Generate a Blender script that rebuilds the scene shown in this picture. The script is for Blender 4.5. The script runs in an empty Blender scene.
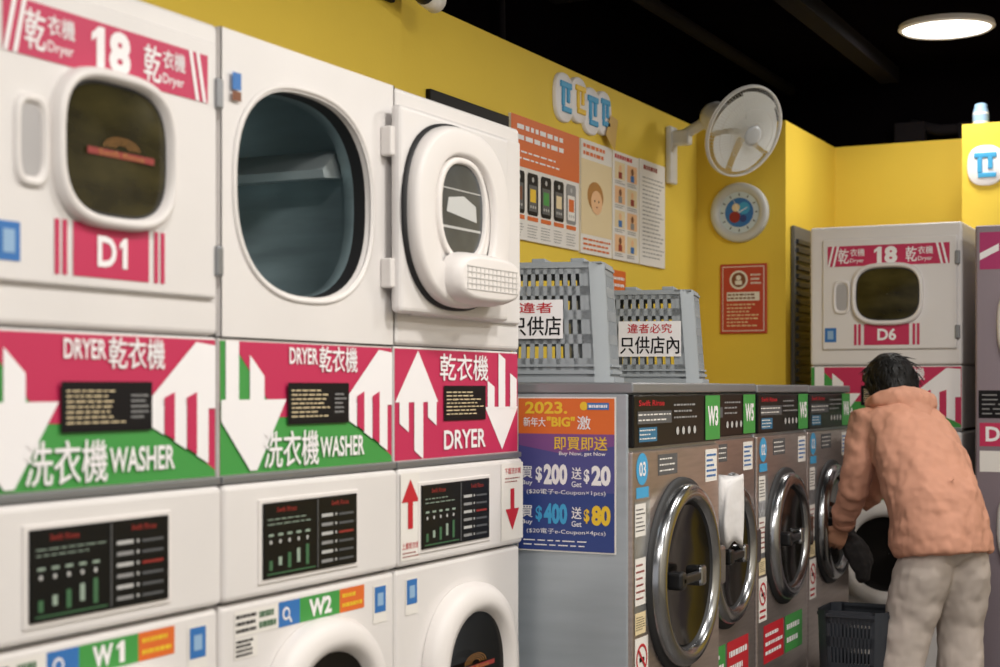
import bpy, bmesh, math, random
from mathutils import Vector, Matrix
random.seed(7)
scn = bpy.context.scene
COL = scn.collection

# ------------------------------------------------------------ materials
def lin(h):
    h = h.lstrip('#')
    o = []
    for i in (0, 2, 4):
        c = int(h[i:i+2], 16)/255
        o.append(c/12.92 if c <= 0.04045 else ((c+0.055)/1.055)**2.4)
    return (o[0], o[1], o[2], 1)
MATS = {}
def mat(name, col, rough=0.5, metal=0.0, emit=0, bump=0, bscale=40, var=0, vscale=5, coat=0, spec=None, stretch=None, sheen=0, bdist=.01):
    if name in MATS: return MATS[name]
    m = bpy.data.materials.new(name); m.use_nodes = True
    nt = m.node_tree; b = nt.nodes['Principled BSDF']
    c = lin(col)
    b.inputs['Base Color'].default_value = c
    b.inputs['Roughness'].default_value = rough
    b.inputs['Metallic'].default_value = metal
    if coat: b.inputs['Coat Weight'].default_value = coat
    if spec is not None: b.inputs['Specular IOR Level'].default_value = spec
    if sheen: b.inputs['Sheen Weight'].default_value = sheen
    if emit:
        b.inputs['Emission Color'].default_value = c
        b.inputs['Emission Strength'].default_value = emit
    tc = nt.nodes.new('ShaderNodeTexCoord')
    mp = nt.nodes.new('ShaderNodeMapping')
    nt.links.new(tc.outputs['Object'], mp.inputs['Vector'])
    if stretch: mp.inputs['Scale'].default_value = stretch
    if var:
        n = nt.nodes.new('ShaderNodeTexNoise'); n.inputs['Scale'].default_value = vscale
        n.inputs['Detail'].default_value = 4
        nt.links.new(mp.outputs[0], n.inputs['Vector'])
        r = nt.nodes.new('ShaderNodeValToRGB')
        r.color_ramp.elements[0].position = 0.3; r.color_ramp.elements[1].position = 0.7
        r.color_ramp.elements[0].color = (c[0]*(1-var), c[1]*(1-var), c[2]*(1-var), 1)
        r.color_ramp.elements[1].color = (min(1, c[0]*(1+var*.5)), min(1, c[1]*(1+var*.5)), min(1, c[2]*(1+var*.5)), 1)
        nt.links.new(n.outputs['Fac'], r.inputs['Fac'])
        nt.links.new(r.outputs['Color'], b.inputs['Base Color'])
    if bump:
        n2 = nt.nodes.new('ShaderNodeTexNoise'); n2.inputs['Scale'].default_value = bscale
        nt.links.new(mp.outputs[0], n2.inputs['Vector'])
        bp = nt.nodes.new('ShaderNodeBump'); bp.inputs['Strength'].default_value = bump
        bp.inputs['Distance'].default_value = bdist
        nt.links.new(n2.outputs['Fac'], bp.inputs['Height'])
        nt.links.new(bp.outputs[0], b.inputs['Normal'])
    MATS[name] = m
    return m

WHITE = mat('white_enamel', 'E0DCDA', .42, var=.04, vscale=3)
WHITE2 = mat('white_plastic', 'E1DCD9', .48)
OFFW = mat('offwhite_paper', 'E4E0DA', .7)
PINK = mat('pink_label', 'BE2854', .5)
GREEN = mat('green_label', '3F9444', .5)
LWHITE = mat('label_white', 'EEEBEC', .55)
BLACK = mat('black_print', '121013', .5, spec=.2)
DARK = mat('dark_gap', '1B1A1B', .8)
GREY = mat('grey_metal', '8B8D90', .4, .6)
GREYP = mat('grey_print', '8C8C8C', .6)
LGREYP = mat('light_grey_print', 'B8B8B6', .6)
RED = mat('red_print', 'BE1E2C', .5)
DRED = mat('dim_red_print', '8E2A24', .5)
ORANGE = mat('orange_print', 'DA6A2A', .5)
DORANGE = mat('dim_orange_print', 'B07A3A', .5)
BLUE = mat('blue_print', '2F6FB4', .5)
CYAN = mat('cyan_print', '3F9FD0', .5)
YELP = mat('yellow_print', 'E8C030', .5)
NAVY = mat('navy_print', '2B3F80', .5)
PURPLE = mat('purple_print', '7A4A86', .5)
BROWN = mat('brown_print', '7A4A2E', .6)
BEIGE = mat('beige_print', 'E2CFA6', .6)
DKGREEN = mat('lcd_green', '3F6A48', .5)
PGREEN = mat('pale_green_print', '93A596', .5)
PGREY = mat('panel_grey', '55575A', .5)
SKINP = mat('skin_print', 'E8B98C', .6)
SCREEN = mat('display_black', '0E0F0F', .35, spec=.25)
GLASSD = mat('dark_door_glass', '141210', .12, spec=.22)
GLASSO = mat('door_glass_painted_reflection', '37321A', .12, spec=.4, var=.75, vscale=7, stretch=(1, 1, 2.2))  # blotchy olive paints a yellowish reflection into the glass colour
GLASSG = mat('grey_glass', '4C5054', .12, spec=.4, var=.3, vscale=9)
CHROME = mat('chrome', 'A5A6A8', .22, 1.0)
STEELD = mat('bronze_steel', 'B2A5A0', .30, .78, var=.15, vscale=6, stretch=(1, 1, 12))
STEELL = mat('light_steel', 'AFB7BE', .38, .5, var=.08, vscale=3, stretch=(1, 1, 8))
DRUM = mat('drum_steel', '90A3A8', .38, .4, var=.15, vscale=5, stretch=(1, 1, 6))
DRUML = mat('drum_vane', 'B4BEC0', .35, .4)
RUBBER = mat('rubber', '1D1D1F', .6)
YELLOW = mat('yellow_wall_paint', 'E4C548', .65, bump=.05, bscale=60, var=.05, vscale=1.5, spec=.3)
CEIL = mat('black_ceiling_paint', '080608', 1.0, var=.2, spec=0.0)
BEAM = mat('dark_beam_paint', '151215', .9, spec=.1)
FLOORM = mat('floor_tile', '5E5A56', .4, var=.15, vscale=2)
PALE = mat('pale_wall_paint', 'CFC9BA', .7, var=.05)
BASKG = mat('grey_plastic', '949A9F', .5)
BASKD = mat('dark_plastic', '2B2F36', .5)
FANP = mat('fan_plastic', 'E2E1DE', .4)
FANB = mat('fan_blade_plastic', 'EDF0EF', .35)

# ------------------------------------------------------------ text cache
TC = {}
def is_cjk(s): return any(ord(c) > 0x2e80 for c in s)
def text_geo(s, bold):
    if is_cjk(s): bold = 0
    k = (s, bold)
    if k in TC: return TC[k]
    cu = bpy.data.curves.new('tmp', 'FONT'); cu.body = s; cu.size = 1; cu.offset = bold; cu.resolution_u = 3
    ob = bpy.data.objects.new('tmp', cu); COL.objects.link(ob)
    bpy.context.view_layer.update()
    dg = bpy.context.evaluated_depsgraph_get()
    me = bpy.data.meshes.new_from_object(ob.evaluated_get(dg))
    v = [(p.co.x, p.co.y) for p in me.vertices]; f = [tuple(p.vertices) for p in me.polygons]
    bpy.data.objects.remove(ob); bpy.data.curves.remove(cu); bpy.data.meshes.remove(me)
    if not v: print('NO GLYPHS', ascii(s))
    TC[k] = (v, f)
    return TC[k]

def sup_r(th, a, b, n):
    return (abs(math.cos(th)/a)**n + abs(math.sin(th)/b)**n)**(-1.0/n)

class P:
    """one real object: mesh built in local coords, front faces -y"""
    def __init__(s, name, loc=(0, 0, 0), rz=0):
        s.name = name; s.loc = loc; s.rz = rz; s.bm = bmesh.new(); s.mats = []
    def mi(s, m):
        if m not in s.mats: s.mats.append(m)
        return s.mats.index(m)
    def add(s, vs, fs, m, smooth=False):
        i = s.mi(m); bv = [s.bm.verts.new(v) for v in vs]
        for f in fs:
            try:
                fc = s.bm.faces.new([bv[k] for k in f]); fc.material_index = i; fc.smooth = smooth
            except ValueError: pass
    def box(s, x0, x1, y0, y1, z0, z1, m, bev=0):
        t = bmesh.new(); bmesh.ops.create_cube(t, size=1)
        for v in t.verts:
            v.co = Vector(((x0+x1)/2+v.co.x*(x1-x0), (y0+y1)/2+v.co.y*(y1-y0), (z0+z1)/2+v.co.z*(z1-z0)))
        if bev: bmesh.ops.bevel(t, geom=t.edges[:], offset=bev, segments=3, affect='EDGES', profile=.5)
        t.verts.index_update()
        s.add([v.co.copy() for v in t.verts], [[v.index for v in f.verts] for f in t.faces], m, False)
        t.free()
    def poly(s, pts, y, m):
        s.add([(p[0], y, p[1]) for p in pts], [list(range(len(pts)))], m)
    def rect(s, x0, x1, z0, z1, y, m):
        s.poly([(x0, z0), (x1, z0), (x1, z1), (x0, z1)], y, m)
    def text(s, t, x0, x1, z0, z1, y, m, bold=.0):
        v, f = text_geo(t, bold)
        if not v: return
        a = min(p[0] for p in v); b = max(p[0] for p in v); c = min(p[1] for p in v); d = max(p[1] for p in v)
        sx = (x1-x0)/max(b-a, 1e-6); sz = (z1-z0)/max(d-c, 1e-6)
        offs = [(0, 0)]
        if is_cjk(t) and bold:
            h = (z1-z0)*.014
            offs = [(-h, 0), (h, 0), (0, h*.6), (0, -h*.6)]
        for k, (ox, oz) in enumerate(offs):
            s.add([(x0+(p[0]-a)*sx+ox, y-.00015*k, z0+(p[1]-c)*sz+oz) for p in v], f, m)
    def one(s, x0, x1, z0, z1, y, m):
        w = x1-x0; h = z1-z0
        s.poly([(x0+w*.38, z0), (x1, z0), (x1, z1), (x0+w*.55, z1), (x0, z0+h*.80), (x0, z0+h*.62), (x0+w*.38, z0+h*.74)], y, m)
    def code(s, t, x0, x1, z0, z1, y, m, bold):
        if t.endswith('1'):
            w = x1-x0
            s.text(t[:-1], x0, x0+w*.60, z0, z1, y, m, bold); s.one(x0+w*.70, x0+w*.95, z0, z1, y, m)
        else: s.text(t, x0, x1, z0, z1, y, m, bold)
    def lines(s, x0, x1, z0, z1, n, y, m, fill=.45):
        h = (z1-z0)/n
        for i in range(n):
            zc = z1-(i+.5)*h; x = x0; xe = x0+(x1-x0)*random.uniform(.65, 1)
            while x < xe:
                w = (x1-x0)*random.uniform(.05, .16)
                s.rect(x, min(x+w, x1), zc-h*fill/2, zc+h*fill/2, y, m); x += w+(x1-x0)*.03
    def loft(s, rings, m, cap0=False, cap1=False, smooth=True, close=True):
        N = len(rings[0]); vs = [p for r in rings for p in r]; fs = []
        for i in range(len(rings)-1):
            for j in range(N if close else N-1):
                k = (j+1) % N
                fs.append((i*N+j, i*N+k, (i+1)*N+k, (i+1)*N+j))
        if cap0: fs.append(tuple(range(N-1, -1, -1)))
        if cap1: fs.append(tuple((len(rings)-1)*N+j for j in range(N)))
        s.add(vs, fs, m, smooth)
    def sup(s, cx, cz, prof, m, n=2, N=64, cap0=False, cap1=False, smooth=True):
        rings = []
        for q in prof:
            a, b, y = q[:3]; nn = q[3] if len(q) > 3 else n
            rings.append([(cx+math.cos(t)*sup_r(t, a, b, nn), y, cz+math.sin(t)*sup_r(t, a, b, nn)) for t in [2*math.pi*i/N for i in range(N)]])
        s.loft(rings, m, cap0, cap1, smooth)
    def disc(s, cx, cz, r, y, m, N=32):
        s.poly([(cx+r*math.cos(2*math.pi*i/N), cz+r*math.sin(2*math.pi*i/N)) for i in range(N)], y, m)
    def plate_hole(s, x0, x1, z0, z1, cx, cz, a, b, n, y, m):
        th = [2*math.pi*i/96 for i in range(96)]
        for X in (x0, x1):
            for Z in (z0, z1): th.append(math.atan2(Z-cz, X-cx) % (2*math.pi))
        th.sort(); R0 = []; R1 = []
        for t in th:
            c, q = math.cos(t), math.sin(t); r = sup_r(t, a, b, n)
            R0.append((cx+c*r, y, cz+q*r))
            k = []
            if c > 1e-9: k.append((x1-cx)/c)
            if c < -1e-9: k.append((x0-cx)/c)
            if q > 1e-9: k.append((z1-cz)/q)
            if q < -1e-9: k.append((z0-cz)/q)
            r = min(k); R1.append((cx+c*r, y, cz+q*r))
        s.loft([R0, R1], m, smooth=False)
    def tube(s, pts, r, m, closed=False, n=6):
        pts = [Vector(p) for p in pts]; rings = []; L = len(pts); up = None
        for i, p in enumerate(pts):
            a = pts[(i-1) % L] if (closed or i > 0) else p
            b = pts[(i+1) % L] if (closed or i < L-1) else p
            t = (b-a).normalized()
            if up is None:
                up = Vector((0, 0, 1)) if abs(t.z) < .9 else Vector((1, 0, 0))
            u = (up-t*up.dot(t)).normalized(); w = t.cross(u); up = u
            rr = r[i] if isinstance(r, (list, tuple)) else r
            rings.append([tuple(p+rr*(math.cos(2*math.pi*k/n)*u+math.sin(2*math.pi*k/n)*w)) for k in range(n)])
        if closed: rings.append(rings[0])
        s.loft(rings, m, not closed, not closed)
    def finish(s, parent=None):
        me = bpy.data.meshes.new(s.name); s.bm.to_mesh(me); s.bm.free()
        for m in s.mats: me.materials.append(m)
        ob = bpy.data.objects.new(s.name, me); COL.objects.link(ob)
        ob.location = s.loc; ob.rotation_euler = (0, 0, s.rz)
        if parent: ob.parent = parent
        return ob
R90 = math.pi/2

# ------------------------------------------------------------ room
def simple(name, x0, x1, y0, y1, z0, z1, m, bev=0):
    p = P(name); p.box(x0, x1, y0, y1, z0, z1, m, bev); return p.finish()
simple('floor', -2.75, 2.0, -3.0, 8.6, -.05, 0, FLOORM)
simple('ceiling', -2.75, 2.0, -3.0, 8.6, 3.05, 3.12, CEIL)
simple('wall_left', -2.64, -2.54, -3.0, 7.3, 0, 2.64, YELLOW)
simple('wall_pillar_left', -2.64, -2.09, 7.3, 8.24, 0, 2.64, YELLOW)
simple('wall_back', -2.64, 2.0, 8.24, 8.34, 0, 2.64, YELLOW)
simple('wall_pillar_back', -1.35, .6, 7.8, 8.24, 0, 2.64, YELLOW)
simple('wall_upper_left', -2.75, -2.645, -3.0, 8.6, 0, 3.05, CEIL)
simple('wall_upper_back', -2.64, 2.0, 8.35, 8.45, 0, 3.05, CEIL)
simple('wall_right', 1.9, 2.0, -3.0, 8.24, 0, 3.05, PALE)
simple('wall_left_pilaster', -2.54, -2.50, 2.6, 4.32, 0, 2.64, YELLOW)
p = P('ceiling_beams')
p.box(-2.64, 1.9, 5.70, 5.82, 2.93, 3.05, BEAM, .004)
p.box(-1.86, -1.76, -2.5, 8.3, 2.97, 3.05, BEAM, .004)
p.box(-2.64, 1.9, 2.7, 2.82, 2.93, 3.05, BEAM, .004)
p.finish()
p = P('ceiling_pipes')
p.tube([(-2.35, -2.5, 2.98), (-2.35, 8.3, 2.98)], .03, BEAM, n=12)
p.tube([(-2.30, 5.25, 2.98), (-2.60, 5.25, 2.98), (-2.60, 5.25, 2.66)], .014, BEAM, n=10)
p.finish()
p = P('wall_top_vent_boxes')
p.box(-1.78, -1.62, 8.26, 8.34, 2.64, 2.75, BEAM, .008); p.tube([(-1.7, 8.30, 2.74), (-1.55, 8.30, 2.70), (-1.42, 8.30, 2.70)], .03, BEAM, n=12); p.box(-1.45, -1.38, 8.26, 8.34, 2.64, 2.73, BEAM, .008)
p.finish()

# ------------------------------------------------------------ stacked machines
SW = .684; SD = .60
def arrow_panel_ab(p, y):
    z0, z1 = 1.175, 1.445
    q = lambda u, v: (u*SW, z0+v*(z1-z0))
    X = lambda u: u*SW
    Z = lambda v: z0+v*(z1-z0)
    p.rect(0.004, SW-.004, z0, z1, y, PINK)
    p.poly([q(.006, 0), q(.994, 0), q(.99, .05), q(.72, .42), q(.30, .42), q(.06, 1), q(.006, 1)], y-.001, GREEN)
    p.poly([q(.06, 1), q(.12, 1), q(.40, .42), q(.30, .42)], y-.002, PINK)
    p.poly([q(.03, .5), q(.095, .5), q(.095, 1), q(.03, 1)], y-.003, LWHITE)
    p.poly([q(.15, .5), q(.225, .5), q(.225, .74), q(.15, .9)], y-.003, LWHITE)
    p.poly([q(.006, .56), q(.34, .56), q(.185, .02), q(.15, .02), q(.006, .40)], y-.0042, LWHITE)
    p.poly([q(.66, .5), q(.99, .5), q(.99, .96), q(.90, .98)], y-.003, LWHITE)
    for i, u in enumerate((.70, .80, .90)):
        lo = .38-(u-.7)*1.1
        p.poly([q(u, lo), q(u+.055, lo-.06), q(u+.055, .52), q(u, .52)], y-.0042, LWHITE)
        if i < 2: p.poly([q(u+.055, lo-.05), q(u+.10, lo-.10), q(u+.10, .62), q(u+.055, .58)], y-.0054, PINK)
    p.text('DRYER', X(.36), X(.52), Z(.84), Z(.97), y-.003, LWHITE, .02)
    p.text('乾衣機', X(.53), X(.76), Z(.78), Z(.99), y-.003, LWHITE, 1)
    x0, x1, a, b = X(.345), X(.70), Z(.36), Z(.69)
    p.rect(x0, x1, a, b, y-.0064, BLACK)
    p.lines(x0+.012, x1-.07, a+.012, b-.012, 7, y-.0072, BEIGE, .28)
    p.lines(x1-.06, x1-.012, a+.02, b-.02, 5, y-.0072, GREYP, .4)
    p.text('洗衣機', X(.22), X(.52), Z(.03), Z(.31), y-.0052, LWHITE, 1)
    p.text('WASHER', X(.53), X(.80), Z(.08), Z(.25), y-.0052, LWHITE, .02)
def arrow_panel_c(p, y):
    z0, z1 = 1.175, 1.445
    q = lambda u, v: (u*SW, z0+v*(z1-z0))
    X = lambda u: u*SW
    Z = lambda v: z0+v*(z1-z0)
    p.rect(0.004, SW-.004, z0, z1, y, PINK)
    p.poly([q(.006, .52), q(.32, .52), q(.17, .99)], y-.001, LWHITE)
    for u, lo in ((.035, .25), (.14, .0), (.24, .3)):
        p.poly([q(u, lo+.08), q(u+.065, lo), q(u+.065, .54), q(u, .54)], y-.002, LWHITE)
    p.poly([q(.70, .46), q(.995, .46), q(.85, .03)], y-.001, LWHITE)
    for u, hi in ((.72, .72), (.815, 1.), (.92, .8)):
        p.poly([q(u, .44), q(u+.06, .44), q(u+.06, hi-.06), q(u, hi)], y-.002, LWHITE)
    p.text('乾衣機', X(.33), X(.72), Z(.72), Z(.97), y-.003, LWHITE, 1)
    x0, x1, a, b = X(.36), X(.70), Z(.34), Z(.67)
    p.rect(x0, x1, a, b, y-.003, BLACK)
    p.lines(x0+.012, x1-.012, a+.012, b-.012, 7, y-.004, BEIGE, .28)
    p.text('DRYER', X(.36), X(.70), Z(.07), Z(.25), y-.003, LWHITE, .02)
def glass_mark(p, cx, cz, w, y):
    # plain stand-in decal on glass
    p.rect(cx-w/2, cx+w/2, cz-.009, cz+.003, y, DRED)
    for i in range(4):
        r = w*(.12+.05*i)
        pts = [(cx+r*math.cos(math.pi*k/14), cz+.008+r*.42*math.sin(math.pi*k/14)) for k in range(15)]
        pin = [(cx+(r-w*.012)*math.cos(math.pi*k/14), cz+.008+(r-w*.012)*.42*math.sin(math.pi*k/14)) for k in range(14, -1, -1)]
        p.poly(pts+pin, y-.0005, DORANGE)
    p.text('Swift Rinse', cx-w*.34, cx+w*.34, cz-.008, cz+.002, y-.001, DORANGE)
def label18(p, y):
    x0, x1, z0, z1 = .085, .632, 1.905, 1.998
    p.rect(x0, x1, z0, z1, y, PINK)
    for i in range(2):
        a = x0+.022*i
        p.poly([(a, z0), (a+.010, z0), (a+.032, z1), (a+.022, z1)], y-.001, LWHITE)
        a = x1-.060+.022*i
        p.poly([(a+.022, z0), (a+.032, z0), (a+.01, z1), (a, z1)], y-.001, LWHITE)
    for o in (0, .305):
        p.text('乾', .135+o, .183+o, 1.918, 1.985, y-.001, LWHITE, 1)
        p.text('衣機', .189+o, .255+o, 1.950, 1.985, y-.001, LWHITE, 1)
        p.text('Dryer', .189+o, .252+o, 1.916, 1.940, y-.001, LWHITE, .01)
    p.one(.298, .332, 1.914, 1.990, y-.001, LWHITE)
    p.text('8', .344, .402, 1.913, 1.991, y-.001, LWHITE, .05)
def build_stack(loc, rz, dl, wl, kind='ab', dryer='closed', top=2.07, depth=SD, dsh=0, mark=True):
    p = P('stacked_washer_dryer', loc, rz)
    p.box(.012, SW-.012, .02, depth-.01, .02, 1.47, DARK)
    p.box(.03, SW-.03, .05, depth-.02, 0, .09, DARK)
    if dryer != 'open':
        p.box(0, SW, 0, depth, 1.453, top, WHITE, .012)
        p.box(.06, .664, -.012, .004, 1.525, 2.03, WHITE, .007)
        if dryer == 'closed':
            cx, cz = .358, 1.775
            p.sup(cx, cz, [(.162, .142, -.012), (.160, .140, -.03), (.153, .132, -.036), (.146, .124, -.034), (.142, .119, -.016)], WHITE2, 3.2)
            p.sup(cx, cz, [(.142, .119, -.017), (.137, .114, -.0175)], RUBBER, 3.2)
            p.sup(cx, cz, [(.138, .115, -.0174), (.001, .001, -.021)], GLASSO, 3.2)
            if mark: glass_mark(p, cx+.01, 1.77, .18, -.023)
            p.sup(.150, 1.765, [(.040, .078, -.012), (.038, .076, -.02), (.030, .066, -.02), (.026, .060, -.008)], WHITE2, 4)
            p.sup(.150, 1.765, [(.026, .060, -.0125), (.02, .05, -.0130)], mat('recess_plastic', 'ABA8A8', .6), 4, cap1=True)
            label18(p, -.0135)
            p.rect(.252, .455, 1.545, 1.640, -.0135, PINK)
            for i in range(2):
                for sgn in (-1, 1):
                    xx = .3535+sgn*(.122+.019*i)
                    p.rect(xx-.006, xx+.006, 1.545, 1.640, -.0135, PINK)
            p.code(dl, .313, .397, 1.565, 1.620, -.015, LWHITE, .03)
            p.rect(.072, .125, 1.560, 1.625, -.0135, BLUE)
            p.rect(.085, .112, 1.573, 1.612, -.0145, mat('pale_blue_print', '8FB0D0', .6))
            for hz in (1.60, 1.93): p.box(.655, .676, -.02, .0, hz-.03, hz+.03, GREY, .004)
    else:
        p.box(0, .012, .012, depth, 1.453, top, WHITE); p.box(SW-.012, SW, .012, depth, 1.453, top, WHITE)
        p.box(0, SW, .012, depth, top-.012, top, WHITE); p.box(0, SW, .012, depth, 1.453, 1.465, WHITE)
        p.box(0, SW, depth-.02, depth, 1.453, top, GREY)
        cx, cz = .315, 1.766
        p.plate_hole(0, SW, 1.453, top, cx, cz, .262, .219, 2.5, 0, WHITE)
        p.add([(0, 0, top), (SW, 0, top), (SW, .012, top), (0, .012, top)], [(0, 1, 2, 3)], WHITE)
        p.box(-.0, .005, 0.0, .014, 1.453, top, WHITE); p.box(SW-.005, SW, 0.0, .014, 1.453, top, WHITE)
        p.sup(cx, cz, [(.276, .234, -.001), (.274, .232, -.005), (.266, .224, -.005), (.261, .218, .02)], WHITE2, 2.5)
        p.sup(cx, cz, [(.261, .218, .015), (.259, .216, .045)], RUBBER, 2.5)
        p.sup(cx, cz, [(.259, .216, .045), (.257, .214, .07), (.27, .25, .075, 2), (.298, .288, .085, 2), (.298, .288, .50, 2), (.15, .15, .50, 2), (.001, .001, .50, 2)], DRUM, 2.5)
        for k in (22, 142, 264):
            a = math.radians(k); c, q_ = math.cos(a), math.sin(a)
            v = []
            for y in (.09, .498):
                for (r, ww) in ((.295, .035), (.215, .010)):
                    for sg in (-1, 1):
                        v.append((cx+c*r-q_*ww*sg, y, cz+q_*r+c*ww*sg))
            p.add(v, [(0, 1, 3, 2), (4, 6, 7, 5), (0, 2, 6, 4), (1, 5, 7, 3), (2, 3, 7, 6)], DRUML)
        for rr in (.10, .18, .25):
            p.sup(cx, cz, [(rr, rr, .498, 2), (rr+.006, rr+.006, .491, 2), (rr+.012, rr+.012, .498, 2)], DRUML, 2)
        p.rect(.030, .060, 1.950, 1.985, -.0075, BLUE); p.rect(.030, .060, 1.928, 1.947, -.0075, BROWN)
        for hz in (1.62, 1.93): p.box(.618, .645, -.03, .0, hz-.035, hz+.035, WHITE2, .005)
        # open door folded back over the neighbour
        p.box(.635, 1.215, -.046, -.016, 1.527, 2.018, WHITE, .013)
        dx, dz = .893, 1.772
        p.sup(dx, dz, [(.256, .230, -.046), (.256, .230, -.056), (.240, .214, -.060)], RUBBER, 2.4)
        p.sup(dx, dz, [(.249, .223, -.056), (.250, .224, -.066), (.2485, .2225, -.076), (.244, .218, -.084), (.238, .212, -.087), (.234, .208, -.0878),
                       (.170, .162, -.088), (.166, .158, -.0875), (.160, .153, -.083), (.158, .151, -.072)], WHITE2, 2.4)
        p.sup(dx, dz+.012, [(.162, .150, -.070), (.120, .118, -.0705)], WHITE2, 2.4)
        p.sup(dx, dz+.018, [(.134, .132, -.069), (.132, .130, -.078), (.128, .127, -.080), (.118, .119, -.080), (.115, .116, -.078), (.114, .114, -.068)], WHITE2, 2.4)
        p.sup(dx, dz+.018, [(.116, .116, -.0712), (.001, .001, -.0712)], GLASSG, 2.4)
        p.poly([(dx-.08, dz+.01), (dx+.08, dz-.005), (dx+.075, dz+.035), (dx+.01, dz+.055), (dx-.07, dz+.045)], -.0722, mat('tag_paper', 'BFC0BE', .6))
        p.rect(dx-.10, dx+.10, dz-.030, dz-.024, -.0722, LGREYP)
        p.rect(dx-.10, dx+.10, dz+.066, dz+.069, -.0722, LGREYP)
        # lint scoop
        p.sup(dx+.06, 1.622, [(.180, .066, -.080), (.178, .062, -.104), (.170, .056, -.122), (.160, .049, -.128), (.157, .046, -.1285)], WHITE2, 3.2, cap1=True)
        RIB = mat('scoop_rib', 'C4C1BE', .5)
        for i in range(5): p.box(dx-.08, dx+.20, -.1305, -.1265, 1.590+i*.014, 1.593+i*.014, RIB, .001)
        for i in range(13): p.box(dx-.078+i*.0225, dx-.076+i*.0225, -.130, -.1265, 1.590, 1.649, RIB)
    p.box(.002, SW-.002, .006, depth, 1.170, 1.450, WHITE, .003)
    (arrow_panel_ab if kind == 'ab' else arrow_panel_c)(p, .005)
    p.box(0, SW, -.006, .05, 1.158, 1.173, GREY, .003)
    p.box(0, SW, -.010, depth, .920, 1.156, WHITE, .012)
    d = dsh
    p.box(.132+d, .520+d, -.0135, -.008, .945, 1.120, WHITE2, .002)
    p.box(.144+d, .508+d, -.0175, -.0125, .955, 1.112, SCREEN, .002)
    y = -.0185
    p.text('Swift Rinse', .19+d, .262+d, 1.091, 1.102, y, DRED, .01)
    p.text('Swift Rinse', .40+d, .47+d, 1.091, 1.102, y, DRED, .01)
    p.lines(.157+d, .33+d, 1.062, 1.082, 2, y, PGREEN, .2)
    p.rect(.155+d, .335+d, .9625, .9655, y, DKGREEN)
    for i in range(5):
        p.rect(.162+.034*i+d, .174+.034*i+d, .972+.008*(i % 2), .992+.006*i, y, PGREEN if i % 2 else DKGREEN)
        p.disc(.168+.034*i+d, 1.030, .0045, y, LGREYP, 12); p.rect(.160+.034*i+d, .178+.034*i+d, 1.042, 1.047, y, PGREEN)
    p.box(.344+d, .346+d, -.0190, -.0170, .96, 1.108, GREY)
    for i in range(6):
        p.rect(.36+d, .405+d, .968+.02*i, .975+.02*i, y, LGREYP if i % 2 else GREYP)
        p.rect(.43+d, .49+d, .968+.02*i, .973+.02*i, y, DRED if i == 3 else PGREY)
        p.disc(.418+d, .9715+.02*i, .0035, y, LGREYP, 10)
    if kind == 'c':
        p.rect(.004, .096, .935, 1.145, -.0115, OFFW); p.rect(.545, .680, .935, 1.145, -.0115, OFFW)
        cx = .050
        p.poly([(cx-.012, 1.01), (cx+.012, 1.01), (cx+.012, 1.075), (cx+.042, 1.075), (cx, 1.13), (cx-.042, 1.075), (cx-.012, 1.075)], -.0125, RED)
        cx = .612
        p.poly([(cx-.012, 1.075), (cx+.012, 1.075), (cx+.012, 1.02), (cx+.042, 1.02), (cx, .962), (cx-.042, 1.02), (cx-.012, 1.02)], -.0125, RED)
        p.text('上層乾衣機', .010, .092, .962, .978, -.0125, RED)
        p.lines(.012, .090, .940, .957, 2, -.0125, DRED, .3)
        p.text('下層洗衣機', .565, .665, 1.115, 1.132, -.0125, RED)
        p.lines(.567, .66, 1.09, 1.108, 2, -.0125, DRED, .3)
    p.box(0, SW, 0, depth, .085, .914, WHITE, .012)
    if kind == 'ab':
        xs = [(.045, .125, OFFW), (.125, .20, OFFW), (.20, .28, BLUE), (.28, .44, GREEN), (.44, .545, ORANGE)]
        for a, b, m in xs: p.rect(a, b, .845, .898, -.0012, m)
        p.lines(.05, .12, .85, .893, 3, -.002, BLACK, .5); p.lines(.13, .195, .85, .893, 2, -.002, DKGREEN, .6)
        p.disc(.228, .872, .014, -.002, LWHITE, 16); p.disc(.228, .872, .009, -.0025, BLUE, 16)
        p.poly([(.236, .862), (.240, .866), (.250, .854), (.246, .850)], -.002, LWHITE)
        p.code(wl, .315, .405, .852, .891, -.002, LWHITE, .04)
        p.lines(.45, .535, .85, .893, 2, -.002, YELP, .4)
        p.rect(.045, .125, .80, .842, -.0012, OFFW); p.lines(.05, .12, .803, .84, 4, -.002, BLACK, .6)
    bx = .585 if kind == 'ab' else .045
    p.rect(bx, bx+.062, .80, .89, -.0012, OFFW); p.rect(bx+.006, bx+.056, .825, .885, -.002, BLUE)
    p.rect(bx+.018, bx+.044, .840, .870, -.0025, mat('pale_blue_print', '8FB0D0', .6))
    cx, cz = .365, .60
    p.sup(cx, cz, [(.245, .245, -.001), (.243, .243, -.022), (.228, .228, -.042), (.20, .20, -.050), (.178, .178, -.045), (.168, .168, -.022)], WHITE2, 2.3)
    p.sup(cx, cz, [(.170, .170, -.024), (.14, .14, -.020), (.10, .10, -.012), (.001, .001, -.008)], GLASSD, 2.3)
    if mark: glass_mark(p, cx, cz+.03, .22, -.026)
    p.box(cx-.24, cx-.20, -.06, -.03, cz-.05, cz+.05, WHITE2, .008)
    return p.finish()
build_stack((-1.87, 1.8235, 0), R90, 'D1', 'W1')
build_stack((-1.87, 2.5140, 0), R90, 'D2', 'W2', 'ab', 'open', dsh=-.02)
build_stack((-1.87, 3.2040, 0), R90, 'D3', 'W3', 'c', 'plain', dsh=-.045)
build_stack((-1.905, 7.06, 0), 0, 'D6', 'W6', 'ab', 'closed', 2.09, .72, mark=False)

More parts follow.
